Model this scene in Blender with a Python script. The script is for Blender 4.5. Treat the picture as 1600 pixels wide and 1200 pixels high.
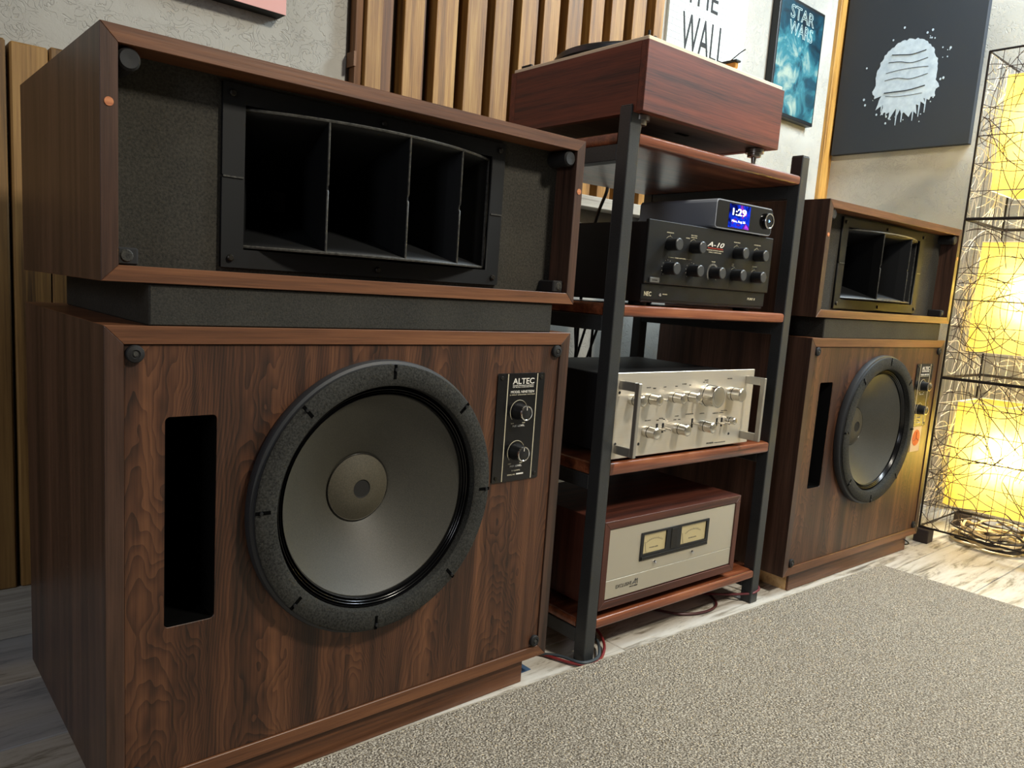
import bpy, bmesh, math, random
from mathutils import Vector, Matrix
R = math.radians
for o in list(bpy.data.objects): bpy.data.objects.remove(o)
SC = bpy.context.scene; COL = SC.collection
random.seed(7)

# ------------------------------------------------------------------ camera, exposure, lights
cd = bpy.data.cameras.new('camera'); cam = bpy.data.objects.new('camera', cd); COL.objects.link(cam)
yaw, pitch, roll = R(40.6668), R(-8.1891), R(3.7781)
fw = Vector((math.sin(yaw)*math.cos(pitch), math.cos(yaw)*math.cos(pitch), math.sin(pitch)))
rt = Vector((math.cos(yaw), -math.sin(yaw), 0)); up = rt.cross(fw)
r2 = rt*math.cos(roll)+up*math.sin(roll); u2 = up*math.cos(roll)-rt*math.sin(roll)
cam.matrix_world = Matrix(((r2.x,u2.x,-fw.x,-0.2321),(r2.y,u2.y,-fw.y,-0.9453),(r2.z,u2.z,-fw.z,0.7204),(0,0,0,1)))
cd.sensor_width = 36; cd.lens = 1204.2/1600*36; cd.shift_x = 35.17/1600; cd.shift_y = 20.6/1600
cd.clip_start = .02
SC.camera = cam
SC.view_settings.view_transform = 'Standard'; SC.view_settings.look = 'None'
SC.view_settings.exposure = 0.12; SC.view_settings.gamma = 1; SC.view_settings.use_curve_mapping = False
W = bpy.data.worlds.new('world'); SC.world = W; W.use_nodes = True
W.node_tree.nodes['Background'].inputs[0].default_value = (.9,.93,1,1)
W.node_tree.nodes['Background'].inputs[1].default_value = .3

def area(name, loc, target, sx, sy, power, color):
    l = bpy.data.lights.new(name, 'AREA'); l.shape = 'RECTANGLE'; l.size = sx; l.size_y = sy
    l.energy = power; l.color = color
    o = bpy.data.objects.new(name, l); COL.objects.link(o); o.location = loc
    d = Vector(target)-Vector(loc); o.rotation_euler = d.to_track_quat('-Z','Y').to_euler()
    return o
area('ceiling_light_front', (1.35,-1.75,2.5), (1.2,-.4,0), .30,.30, 68, (1,.93,.80))
area('ceiling_light_right', (2.72,-.62,2.42), (2.45,-.1,.6), .25,.9, 68, (.76,.90,1))
area('added_fill_left', (-2.1,-1.3,1.5), (-.2,.1,.5), .8,.9, 20, (.88,.91,1))  # added soft cool fill from the left, brightens speaker side and floor

# ------------------------------------------------------------------ materials
def newmat(name):
    m = bpy.data.materials.new(name); m.use_nodes = True
    nt = m.node_tree; b = nt.nodes['Principled BSDF']; return m, nt, b
def srgb(c):
    return tuple(((x/255)/12.92 if x/255 <= .04045 else ((x/255+.055)/1.055)**2.4) for x in c)+(1,)
def N(nt, t, **k):
    n = nt.nodes.new(t)
    for a, v in k.items(): setattr(n, a, v)
    return n
def ramp(nt, fac, stops):
    r = N(nt, 'ShaderNodeValToRGB'); e = r.color_ramp.elements
    while len(e) < len(stops): e.new(.5)
    for i, (p, c) in enumerate(stops):
        e[i].position = p; e[i].color = c if len(c) == 4 else srgb(c)
    nt.links.new(fac, r.inputs[0]); return r.outputs[0]
def mapping(nt, scale, rnd=False, kind='Object'):
    tc = N(nt, 'ShaderNodeTexCoord'); mp = N(nt, 'ShaderNodeMapping')
    mp.inputs['Scale'].default_value = scale; nt.links.new(tc.outputs[kind], mp.inputs[0])
    if rnd:
        oi = N(nt, 'ShaderNodeObjectInfo'); mu = N(nt, 'ShaderNodeVectorMath', operation='SCALE')
        cx = N(nt, 'ShaderNodeCombineXYZ')
        for i in range(3): nt.links.new(oi.outputs['Random'], cx.inputs[i])
        nt.links.new(cx.outputs[0], mu.inputs[0]); mu.inputs['Scale'].default_value = 37
        nt.links.new(mu.outputs[0], mp.inputs['Location'])
    return mp.outputs[0]
def noise(nt, vec, scale, detail=4, rough=.5, dist=0):
    n = N(nt, 'ShaderNodeTexNoise'); n.inputs['Scale'].default_value = scale; n.inputs['Detail'].default_value = detail
    n.inputs['Roughness'].default_value = rough; n.inputs['Distortion'].default_value = dist
    nt.links.new(vec, n.inputs['Vector']); return n.outputs['Fac']
def bump(nt, b, h, strength, dist=.002):
    bn = N(nt, 'ShaderNodeBump'); bn.inputs['Strength'].default_value = strength; bn.inputs['Distance'].default_value = dist
    nt.links.new(h, bn.inputs['Height']); nt.links.new(bn.outputs[0], b.inputs['Normal'])
def mix(nt, f, a, b, mode='MIX'):
    m = N(nt, 'ShaderNodeMix', data_type='RGBA', blend_type=mode)
    if isinstance(f, float): m.inputs[0].default_value = f
    else: nt.links.new(f, m.inputs[0])
    for i, v in ((6, a), (7, b)):
        if isinstance(v, tuple): m.inputs[i].default_value = v
        else: nt.links.new(v, m.inputs[i])
    return m.outputs[2]
def mathn(nt, op, a, b=0.0):  # a op b
    m = N(nt, 'ShaderNodeMath', operation=op)
    for i, v in ((0, a), (1, b)):
        if isinstance(v, (float, int)): m.inputs[i].default_value = v
        else: nt.links.new(v, m.inputs[i])
    return m.outputs[0]
_mc = {}
def plain(name, rgb, rough=.5, metal=0, spec=.5, coat=0, emit=None, es=0):
    if name in _mc: return _mc[name]
    m, nt, b = newmat(name); b.inputs['Base Color'].default_value = srgb(rgb)
    b.inputs['Roughness'].default_value = rough; b.inputs['Metallic'].default_value = metal
    b.inputs['Specular IOR Level'].default_value = spec; b.inputs['Coat Weight'].default_value = coat
    if emit: b.inputs['Emission Color'].default_value = srgb(emit); b.inputs['Emission Strength'].default_value = es
    _mc[name] = m; return m
def wood(name, axis, cols, freq=14, along=.09, rough=.42, rnd=False, figure=1.0, coat=0.0, bumps=.25, cath=False):
    """grain runs along axis; cols dark, mid, light"""
    key = name+axis
    if key in _mc: return _mc[key]
    m, nt, b = newmat(key)
    s = [1, 1, 1]; s['xyz'.index(axis)] = along
    v = mapping(nt, s, rnd)
    broad = noise(nt, v, freq*.35, 3, .5, .6*figure)
    rings = mathn(nt, 'FRACT', mathn(nt, 'MULTIPLY', broad, 9.0*figure))
    rings = mathn(nt, 'ABSOLUTE', mathn(nt, 'SUBTRACT', rings, .5))
    s2 = [1, 1, 1]; s2['xyz'.index(axis)] = .03
    v2 = mapping(nt, s2, rnd)
    fine = noise(nt, v2, freq*22, 3, .6)
    med = noise(nt, v2, freq*3, 4, .6)
    f = mathn(nt, 'ADD', mathn(nt, 'MULTIPLY', rings, .26), mathn(nt, 'MULTIPLY', med, .85))
    f = mathn(nt, 'ADD', f, mathn(nt, 'MULTIPLY', mathn(nt, 'SUBTRACT', fine, .5), .45))
    if cath:
        vv = mapping(nt, (1,1,1)); sp = N(nt,'ShaderNodeSeparateXYZ'); nt.links.new(vv, sp.inputs[0])
        big = noise(nt, mapping(nt,(1,1,.45)), 11, 3, .5)
        xl = mathn(nt,'SUBTRACT', mathn(nt,'FRACT', mathn(nt,'ADD', mathn(nt,'MULTIPLY', sp.outputs[0], 7.0), mathn(nt,'MULTIPLY', big, .35))), .5)
        g = mathn(nt,'ADD', mathn(nt,'MULTIPLY', mathn(nt,'MULTIPLY', xl, xl), 5.0), mathn(nt,'ADD', mathn(nt,'MULTIPLY', sp.outputs[2], 2.2), mathn(nt,'MULTIPLY', big, 1.8)))
        rg = mathn(nt,'FRACT', mathn(nt,'MULTIPLY', g, 9.0))
        rg = mathn(nt,'POWER', rg, 1.6)
        f = mathn(nt,'ADD', f, mathn(nt,'MULTIPLY', mathn(nt,'SUBTRACT', .35, rg), .20))
    c = ramp(nt, f, [(.28, cols[0]), (.5, cols[1]), (.8, cols[2])])
    if rnd:
        oi = N(nt, 'ShaderNodeObjectInfo')
        c = mix(nt, mathn(nt, 'MULTIPLY', oi.outputs['Random'], .35), c, srgb(cols[0]))
    nt.links.new(c, b.inputs['Base Color']); b.inputs['Roughness'].default_value = rough
    b.inputs['Coat Weight'].default_value = coat; b.inputs['Coat Roughness'].default_value = .25
    bump(nt, b, fine, bumps, .0006)
    _mc[key] = m; return m
WAL = ((38,23,15), (74,45,29), (110,72,47))
def walnut(ax): return wood('walnut_', ax, WAL, freq=13, along=.13, rough=.45)
EDG = ((66,40,26), (104,66,42), (138,92,60))
def walnut_edge(ax): return wood('walnut_edge_', ax, EDG, freq=16, along=.08, rough=.42, figure=.6)
SHELF = ((66,32,18), (128,70,44), (176,112,74))
def shelfwood(ax): return wood('varnished_shelf_', ax, SHELF, freq=14, along=.12, rough=.28, coat=.3)
MAH = ((54,20,10), (98,41,21), (130,62,36))
def darkmah(ax): return wood('dark_mahogany_', ax, ((42,19,13),(74,36,25),(100,54,39)), freq=20, along=.06, rough=.45, figure=.4, bumps=.1)
def sidewood(ax): return wood('walnut_side_sheen_', ax, ((40,26,20),(70,48,37),(102,73,58)), freq=13, along=.1, rough=.4, figure=.8, coat=.08)  # greyed walnut: sheen on the near speaker's side is put into the colour
def mahog(ax): return wood('mahogany_', ax, MAH, freq=22, along=.05, rough=.5, figure=.25, coat=.0, bumps=.1)
ACA = ((84,54,22), (154,110,50), (208,166,94))
acacia = wood('acacia_slat_', 'z', ACA, freq=15, along=.08, rough=.55, rnd=True, figure=.8)
acacia_dark = wood('acacia_brown_board_', 'z', ((62,36,16),(112,72,36),(146,100,58)), freq=15, along=.08, rough=.6, rnd=True, figure=.8)  # browner wood for the companion and edge boards
shaded_slat = wood('shaded_slat_', 'z', ((70,48,22),(138,102,52),(176,138,78)), freq=12, along=.08, rough=.6, rnd=True, figure=.8)  # darker slat wood; the weaker light at the left is in its colour
pine = wood('pine_', 'x', ((170,120,70),(206,164,110),(226,190,140)), freq=14, rough=.6)

def speckled(name, c1, c2, scale, rough=.9, bs=.5, bd=.001, spec=.3):
    if name in _mc: return _mc[name]
    m, nt, b = newmat(name); v = mapping(nt, (1,1,1))
    n = noise(nt, v, scale, 3, .7); n2 = noise(nt, v, 9, 3)
    f = mathn(nt, 'ADD', mathn(nt, 'MULTIPLY', n, .75), mathn(nt, 'MULTIPLY', n2, .3))
    nt.links.new(ramp(nt, f, [(.35, c1), (.68, c2)]), b.inputs['Base Color'])
    b.inputs['Roughness'].default_value = rough; b.inputs['Specular IOR Level'].default_value = spec
    bump(nt, b, n, bs, bd); _mc[name] = m; return m
black_tex = speckled('black_textured_paint', (24,24,22), (56,54,48), 420, .72, .5, .0008)
baffle_m = speckled('black_baffle_felt', (26,25,22), (62,59,51), 300, .85, .6, .001)
gasket_m = speckled('woofer_gasket', (18,18,18), (62,62,58), 330, .9, .8, .0012, .2)
horn_m = plain('horn_black_casting', (17,18,19), .55, 0, .25)
horn_edge = speckled('grey_horn_edge', (30,30,30), (84,83,78), 200, .4, .3)  # paler speckled grey for lips, seams and small fasteners
blackp = plain('black_paint', (18,19,21), .45)
blackm = plain('black_matte', (12,12,13), .7)
void_m = plain('dark_cavity', (4,4,4), .95, 0, .05)
gloss_b = plain('black_gloss', (10,10,11), .12)
steel_m = speckled('black_powder_coat_steel', (32,34,36), (58,60,60), 500, .42, .15, .0004, .5)
alu = plain('aluminium', (205,202,195), .28, 1)
chrome = plain('chrome', (225,225,225), .12, 1)
white_print = plain('white_print', (225,220,208), .5, emit=None)
cream_line = plain('cream_line', (205,196,168), .5)
red_print = plain('red_print', (205,70,50), .5)
dark_print = plain('dark_print', (48,46,42), .6)
def brushed(name, rgb, rough, ax='x'):
    m, nt, b = newmat(name); s = [160, 160, 160]; s['xyz'.index(ax)] = 2
    v = mapping(nt, s); n = noise(nt, v, 5, 3, .6)
    nt.links.new(mix(nt, mathn(nt,'MULTIPLY',n,.35), srgb(rgb), srgb(tuple(int(x*.8) for x in rgb))), b.inputs['Base Color'])
    b.inputs['Metallic'].default_value = .75; b.inputs['Roughness'].default_value = rough
    bump(nt, b, n, .06, .0003); return m
face_alu = brushed('brushed_faceplate', (226,218,202), .42)
m4_alu = plain('satin_silver_panel', (206,200,184), .42, .75)
cone_m = speckled('paper_cone', (46,45,39), (66,64,55), 500, .55, .25, .0004, .6)
cap_m = speckled('felt_dust_cap', (58,55,45), (84,79,65), 500, .7, .2, .0003, .4)
surr_m = plain('surround_gloss', (12,12,13), .18)

def plaster(name, c1, c2, gs, bs):
    m, nt, b = newmat(name); v = mapping(nt, (1,1,1), kind='Object')
    warp = noise(nt, v, 6, 3); n1 = noise(nt, v, 36, 2, .45, 2.0)
    g = mathn(nt, 'ABSOLUTE', mathn(nt, 'SUBTRACT', n1, .5))
    groove = ramp(nt, g, [(0, (0,0,0,1)), (.03, (1,1,1,1))])
    msk = ramp(nt, noise(nt, v, 9, 3), [(.50, (0,0,0,1)), (.60, (1,1,1,1))])
    gm = N(nt, 'ShaderNodeMix', data_type='RGBA', blend_type='LIGHTEN'); gm.inputs[0].default_value = 1
    nt.links.new(groove, gm.inputs[6]); nt.links.new(msk, gm.inputs[7])
    fine = noise(nt, v, 130, 4, .6)
    h = mathn(nt, 'ADD', mathn(nt,'MULTIPLY',gm.outputs[2],gs), mathn(nt,'MULTIPLY',fine,.25))
    base = ramp(nt, noise(nt, v, 3, 4), [(.35, c1), (.65, c2)])
    nt.links.new(base, b.inputs['Base Color']); b.inputs['Roughness'].default_value = .88
    bump(nt, b, h, bs, .004); return m
plaster_m = plaster('textured_plaster', (158,156,148), (180,178,170), .6, .6)
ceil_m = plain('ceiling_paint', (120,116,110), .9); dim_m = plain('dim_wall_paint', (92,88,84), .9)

def painted_planks():
    m, nt, b = newmat('whitewashed_plank'); v = mapping(nt, (.16,1,1), True); v2 = mapping(nt, (.05,1,1), True)
    n = noise(nt, v, 26, 8, .74, .6); n2 = noise(nt, v2, 90, 3, .6); n3 = noise(nt, v, 3.5, 2)
    f = mathn(nt,'ADD', mathn(nt,'MULTIPLY',n,.8), mathn(nt,'MULTIPLY',n2,.25))
    c = ramp(nt, f, [(.37,(78,70,60)), (.44,(138,130,116)), (.51,(192,186,174)), (.7,(212,209,202))])
    blue = ramp(nt, n3, [(.56,(0,0,0,1)), (.66,(.55,.55,.55,1))])
    c = mix(nt, blue, c, srgb((152,160,172)))
    nt.links.new(c, b.inputs['Base Color']); b.inputs['Roughness'].default_value = .5
    bump(nt, b, f, .4, .0015); return m
plank_m = painted_planks()
def rug_mat():
    m, nt, b = newmat('loop_pile_rug'); v = mapping(nt, (1,1,1))
    vo = N(nt,'ShaderNodeTexVoronoi'); vo.inputs['Scale'].default_value = 230; nt.links.new(v, vo.inputs['Vector'])
    n = noise(nt, v, 330, 2, .6); n2 = noise(nt, v, 2.2, 3)
    c = ramp(nt, n, [(.36,(104,96,84)), (.5,(156,147,131)), (.64,(216,207,190))])
    c = mix(nt, mathn(nt,'MULTIPLY',n2,.3), c, srgb((120,112,104)))
    nt.links.new(c, b.inputs['Base Color']); b.inputs['Roughness'].default_value = .95; b.inputs['Specular IOR Level'].default_value = .1
    bump(nt, b, mathn(nt,'SUBTRACT', n, vo.outputs['Distance']), 1.0, .004); return m
rug_m = rug_mat()

# ------------------------------------------------------------------ mesh helpers
def obj(name, bm, mat, parent=None, smooth=False, label=None, kind=None):
    me = bpy.data.meshes.new(name)
    if isinstance(bm, bpy.types.Mesh): me = bm
    else:
        bmesh.ops.recalc_face_normals(bm, faces=bm.faces[:]); bm.to_mesh(me); bm.free()
    mats = mat if isinstance(mat, (list, tuple)) else [mat]
    me.materials.clear()
    for mm in mats: me.materials.append(mm)
    if smooth:
        for p in me.polygons: p.use_smooth = True
        try: me.set_sharp_from_angle(angle=R(smooth if smooth is not True else 40))
        except Exception: pass
    o = bpy.data.objects.new(name, me); COL.objects.link(o)
    if parent: o.parent = parent
    if label: o['label'] = label
    if kind: o['kind'] = kind
    return o
def tag(o, label, cat, group=None):
    o['label'] = label; o['category'] = cat
    if group: o['group'] = group
    return o
def thing(name, label, cat, loc=(0,0,0), rz=0, group=None):
    o = bpy.data.objects.new(name, None); COL.objects.link(o); o.empty_display_size = .05
    o.location = loc; o.rotation_euler = (0,0,rz); return tag(o, label, cat, group)
def box(bm, x0,x1,y0,y1,z0,z1, bev=0, seg=1):
    g = bmesh.ops.create_cube(bm, size=1)
    vs = g['verts']
    for v in vs: v.co = Vector(((x0+x1)/2+v.co.x*(x1-x0), (y0+y1)/2+v.co.y*(y1-y0), (z0+z1)/2+v.co.z*(z1-z0)))
    if bev:
        es = list({e for v in vs for e in v.link_edges})
        bmesh.ops.bevel(bm, geom=es, offset=bev, segments=seg, affect='EDGES', profile=.5)
    return bm
def B(*a, **k): return box(bmesh.new(), *a, **k)
def prism(bm, pts, axis, a0, a1):
    """extrude 2-D polygon pts along axis from a0 to a1; pts in the two other axes in xyz order"""
    def mk(p, a):
        if axis == 'x': return (a, p[0], p[1])
        if axis == 'y': return (p[0], a, p[1])
        return (p[0], p[1], a)
    A = [bm.verts.new(mk(p,a0)) for p in pts]; Bv = [bm.verts.new(mk(p,a1)) for p in pts]
    n = len(pts); bm.faces.new(A); bm.faces.new(Bv[::-1])
    for i in range(n): bm.faces.new((A[i],Bv[i],Bv[(i+1)%n],A[(i+1)%n]))
    return bm
def lathe(bm, prof, cx=0, cz=0, axis='y', seg=48, cy=0, close=True):
    """prof: list of (r, a) ; revolve about the axis through (cx, cz) (for z axis: cx, cy)"""
    rings = []
    for r, a in prof:
        if r < 1e-6:
            rings.append([bm.verts.new((cx,a,cz) if axis=='y' else (cx,cy,a) if axis=='z' else (a,cy,cz))]); continue
        ring = []
        for i in range(seg):
            t = 2*math.pi*i/seg; c, s = math.cos(t)*r, math.sin(t)*r
            ring.append(bm.verts.new((cx+c,a,cz+s) if axis=='y' else (cx+c,cy+s,a) if axis=='z' else (a,cy+c,cz+s)))
        rings.append(ring)
    for A, C in zip(rings, rings[1:]):
        for i in range(seg):
            j = (i+1)%seg
            if len(A)==1 and len(C)==1: continue
            if len(A)==1: bm.faces.new((A[0],C[i],C[j]))
            elif len(C)==1: bm.faces.new((A[i],A[j],C[0]))
            else: bm.faces.new((A[i],A[j],C[j],C[i]))
    if close:
        for ring in (rings[0], rings[-1]):
            if len(ring) > 1: bm.faces.new(ring)
    return bm
def cyl(bm, cx, cz, r, y0, y1, seg=32, bev=.0006):
    return lathe(bm, [(0,y0),(r-bev,y0),(r,y0+bev),(r,y1)], cx, cz, 'y', seg)
def smoothpts(pts, n=8, closed=False):
    P = [Vector(p) for p in pts]; out = []
    m = len(P)
    rng = range(m if closed else m-1)
    for i in rng:
        p0 = P[(i-1)%m] if closed or i>0 else P[0]; p1 = P[i]; p2 = P[(i+1)%m]
        p3 = P[(i+2)%m] if closed or i+2<m else P[-1]
        for k in range(n):
            t = k/n
            out.append(.5*((2*p1)+(-p0+p2)*t+(2*p0-5*p1+4*p2-p3)*t*t+(-p0+3*p1-3*p2+p3)*t**3))
    if not closed: out.append(P[-1])
    return out
def tube(bm, pts, r, sides=6, closed=False):
    P = [Vector(p) for p in pts]; n = len(P); rings = []
    ref = Vector((.13,.21,.97))
    for i in range(n):
        a = P[(i-1)%n] if closed or i>0 else P[0]; b = P[(i+1)%n] if closed or i<n-1 else P[-1]
        t = (b-a)
        if t.length < 1e-9: t = Vector((0,0,1))
        t.normalize(); u = t.cross(ref)
        if u.length < 1e-3: u = t.cross(Vector((1,0,0)))
        u.normalize(); w = t.cross(u)
        rings.append([bm.verts.new(P[i]+(u*math.cos(2*math.pi*k/sides)+w*math.sin(2*math.pi*k/sides))*r) for k in range(sides)])
    m = n if closed else n-1
    for i in range(m):
        A, C = rings[i], rings[(i+1)%n]
        for k in range(sides):
            l = (k+1)%sides; bm.faces.new((A[k],A[l],C[l],C[k]))
    if not closed: bm.faces.new(rings[0]); bm.faces.new(rings[-1][::-1])
    return bm
def circle_pts(cx, cz, r, n=64, ph=0): return [(cx+r*math.cos(2*math.pi*i/n+ph), cz+r*math.sin(2*math.pi*i/n+ph)) for i in range(n)]
def rrect(x0,x1,z0,z1,r,n=5):
    out = []
    for cx,cz,a in ((x1-r,z1-r,0),(x0+r,z1-r,90),(x0+r,z0+r,180),(x1-r,z0+r,270)):
        for k in range(n+1):
            t = R(a+90*k/n); out.append((cx+r*math.cos(t), cz+r*math.sin(t)))
    return out
def plate(outlines, y0, y1):
    """flat plate in x-z with holes, from y0 (front) to y1 (back) -> mesh"""
    cu = bpy.data.curves.new('tmp','CURVE'); cu.dimensions = '2D'; cu.fill_mode = 'BOTH'; cu.extrude = abs(y1-y0)/2
    for ol in outlines:
        s = cu.splines.new('POLY'); s.points.add(len(ol)-1); s.use_cyclic_u = True
        for p, q in zip(s.points, ol): p.co = (q[0], q[1], 0, 1)
    o = bpy.data.objects.new('tmp', cu); COL.objects.link(o)
    dg = bpy.context.evaluated_depsgraph_get(); me = bpy.data.meshes.new_from_object(o.evaluated_get(dg))
    bpy.data.objects.remove(o); bpy.data.curves.remove(cu)
    ym = (y0+y1)/2
    for v in me.vertices: v.co = Vector((v.co.x, ym-v.co.z, v.co.y))
    bm = bmesh.new(); bm.from_mesh(me); bpy.data.meshes.remove(me)
    bmesh.ops.remove_doubles(bm, verts=bm.verts[:], dist=1e-6)
    return bm
def text(body, x0, x1, z0, z1, y, parent, mat, name='lettering', depth=.0003, face='-y', keep=False, shear=0, bold=0, outline=False):
    cu = bpy.data.curves.new('tmp','FONT'); cu.body = body; cu.extrude = .004; cu.offset = bold; cu.shear = shear
    cu.resolution_u = 3
    if outline: cu.fill_mode = 'NONE'; cu.extrude = 0; cu.bevel_depth = .012; cu.bevel_resolution = 1
    o = bpy.data.objects.new('tmp', cu); COL.objects.link(o)
    dg = bpy.context.evaluated_depsgraph_get(); me = bpy.data.meshes.new_from_object(o.evaluated_get(dg))
    bpy.data.objects.remove(o); bpy.data.curves.remove(cu)
    xs = [v.co.x for v in me.vertices]; ys = [v.co.y for v in me.vertices]
    a, b_, c, d = min(xs), max(xs), min(ys), max(ys)
    sx = (x1-x0)/(b_-a); sz = (z1-z0)/(d-c)
    for v in me.vertices:
        X = x0+(v.co.x-a)*sx; Z = z0+(v.co.y-c)*sz; D = -v.co.z/.004*depth if not outline else -v.co.z/.012*depth
        v.co = Vector((X, y+D, Z))
        if face == '-x': v.co = Vector((y+D, -X, Z))
    me.name = name
    return obj(name, me, mat, parent)
def copy_tree(o, parent=None):
    c = o.copy(); COL.objects.link(c)
    if parent: c.parent = parent
    for ch in list(o.children): copy_tree(ch, c)
    return c

# ------------------------------------------------------------------ the room
WY = .70; WX = 2.94; CEIL = 2.6; LX = -2.2; FY = -3.2
fl = obj('floor', B(LX,WX+.1,FY,WY+.1,-.06,-.012), plain('subfloor',(90,84,74),.8), kind='structure')
seam0 = -.313
k = 0
y = seam0-.2*5
rows = []
while y < .70:
    rows.append(y); y += .2
plank_me = {}
for ri, y0 in enumerate(rows):
    L = 1.35; off = (ri*.47)%L
    x = -1.6-off
    while x < WX:
        xa, xb = max(x,-1.6), min(x+L, WX)
        if xb-xa > .08:
            key = round(xb-xa,3)
            if key not in plank_me:
                bm = B(0,xb-xa-.0012,0.0006,.1985,-.012,0,bev=.0012); me = bpy.data.meshes.new('plank'); bm.to_mesh(me); bm.free()
                me.materials.append(plank_m); plank_me[key] = me
            o = bpy.data.objects.new('plank', plank_me[key]); COL.objects.link(o); o.parent = fl
            yy = min(y0+.2, WY)
            o.location = (xa, y0, 0)
        x += L
wb = obj('wall_back', B(LX,WX+.1,WY,WY+.1,-.06,CEIL), plaster_m, kind='structure')
wr = obj('wall_right', B(WX,WX+.1,FY,WY,-.06,CEIL), plaster_m, kind='structure')
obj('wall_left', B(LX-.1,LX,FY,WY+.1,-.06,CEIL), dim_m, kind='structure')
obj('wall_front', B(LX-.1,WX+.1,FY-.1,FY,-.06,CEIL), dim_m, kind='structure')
obj('ceiling', B(LX-.1,WX+.1,FY-.1,WY+.1,CEIL,CEIL+.06), ceil_m, kind='structure')
wash = wood('whitewashed_board_', 'x', ((120,114,104),(170,165,154),(198,194,184)), freq=14, rough=.7, figure=.6)
obj('baseboard_back', B(LX,.70,.668,WY,0,.100,bev=.002), wash, kind='structure')
obj('trim_1', B(1.20,2.30,.635,WY,.966,.999,bev=.002), wash, kind='structure')
obj('trim_2', B(2.868,WX,.684,WY,0,CEIL,bev=.001), wood('corner_strip_','z',((120,78,30),(190,142,70),(222,180,104)),freq=15,along=.1,rough=.5), kind='structure')
# left wainscot of slats
xs = .0135
sl = [(-.070,.0115),(.0175,.0760),(.0785,.140)]
for i in range(6): sl.append((.147+.0785*i, .147+.0785*i+.072)); sl.append((-.150-.08*i, -.150-.08*i+.074))
for a,b in sl: obj('slat', B(a, b, .665, WY, .100, 1.085+random.uniform(-.003,.004), bev=.003), shaded_slat, wb)
# tall slat panel
main = [(.7103,.7568),(.8112,.878),(.9013,.967),(.9936,1.057),(1.0807,1.1424),(1.1696,1.2304),(1.2486,1.310),(1.3378,1.3985),(1.4274,1.4837),(1.5124,1.5731),(1.6064,1.667),(1.7053,1.7505)]
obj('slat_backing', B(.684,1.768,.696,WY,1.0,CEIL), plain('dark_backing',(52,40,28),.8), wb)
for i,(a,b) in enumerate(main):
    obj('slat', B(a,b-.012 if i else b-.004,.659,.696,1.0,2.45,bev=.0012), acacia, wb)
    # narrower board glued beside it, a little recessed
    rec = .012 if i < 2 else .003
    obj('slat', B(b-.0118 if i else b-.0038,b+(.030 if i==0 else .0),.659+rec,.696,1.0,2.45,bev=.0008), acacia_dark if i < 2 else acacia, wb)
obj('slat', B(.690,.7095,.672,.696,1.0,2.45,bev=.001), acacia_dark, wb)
obj('batten', B(.684,.690,.664,.696,1.19,1.222), acacia_dark, wb)
t = thing('wall_socket', 'small white square wall plate behind the black-framed rack, under the ledge', 'socket', (1.76,.70,.94))
obj('cover_plate', B(-.040,.040,-.010,0,-.036,.040,bev=.003), plain('white_plastic',(205,214,220),.4), t)
obj('outlet', lathe(bmesh.new(), [(0,-.0105),(.019,-.0105),(.022,-.013),(.024,-.010)],0,0,'y',24), plain('white_plastic2',(190,198,205),.4), t)

# ------------------------------------------------------------------ rug
rt_ = [(-1.9,.004),(-.6,.004),(.2655,.0035),(.4556,-.001),(.875,-.020),(1.427,-.049),(2.010,-.080),(2.025,-.094),(2.0219,-.4355),(2.02,-2.6),(-1.9,-2.6)]
ins = [(-1.9,-.002),(-.6,-.002),(.2655,-.0025),(.4556,-.007),(.875,-.026),(1.427,-.055),(2.006,-.086),(2.019,-.097),(2.016,-.4355),(2.014,-2.594),(-1.9,-2.594)]
rug = thing('area_rug', 'large grey-brown speckled loop-pile rug lying in front of the speakers', 'rug')
bm = bmesh.new(); prism(bm, ins, 'z', .0008, .0085); obj('pile', bm, rug_m, rug)
bm = bmesh.new(); tube(bm, [(x,y,.0040) for x,y in [(rt_[i][0],rt_[i][1]-.003) for i in range(0,7)]]+[(2.019,-.090,.004),(2.019,-.4355,.004),(2.017,-2.59,.004)], .0038, 8)
obj('serged_edge', bm, speckled('rug_binding',(120,112,96),(176,168,150),300,.95), rug)

# ------------------------------------------------------------------ loudspeaker
SW, ZB, ZT, SD = .7585, .0475, .6482, .4626
def mitre_board(side, x0,x1,z0,z1, t, depth, y0=0):
    """frame boards mitred at the corners"""
    bm = bmesh.new()
    q = {'top':[(x0,z1),(x1,z1),(x1-t,z1-t),(x0+t,z1-t)], 'bottom':[(x0,z0),(x1,z0),(x1-t,z0+t),(x0+t,z0+t)],
         'left':[(x0,z0),(x0,z1),(x0+t,z1-t),(x0+t,z0+t)], 'right':[(x1,z0),(x1,z1),(x1-t,z1-t),(x1-t,z0+t)]}[side]
    prism(bm, q, 'y', y0, y0+depth)
    bmesh.ops.bevel(bm, geom=[e for e in bm.edges], offset=.0006, segments=1, affect='EDGES')
    return bm
def peg(x, z, y, parent, r=.0105, ln=.006):
    o = obj('grille_peg', lathe(bmesh.new(), [(0,y-ln),(r*.45,y-ln),(r*.5,y-ln-.001),(r*.9,y-ln),(r,y-ln+.0015),(r,y)], x, z, 'y', 24), blackm, parent)
    obj('screw', lathe(bmesh.new(), [(0,y-ln-.0012),(r*.25,y-ln-.0012),(r*.3,y-ln)], x, z, 'y', 12), horn_edge, o)
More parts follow.
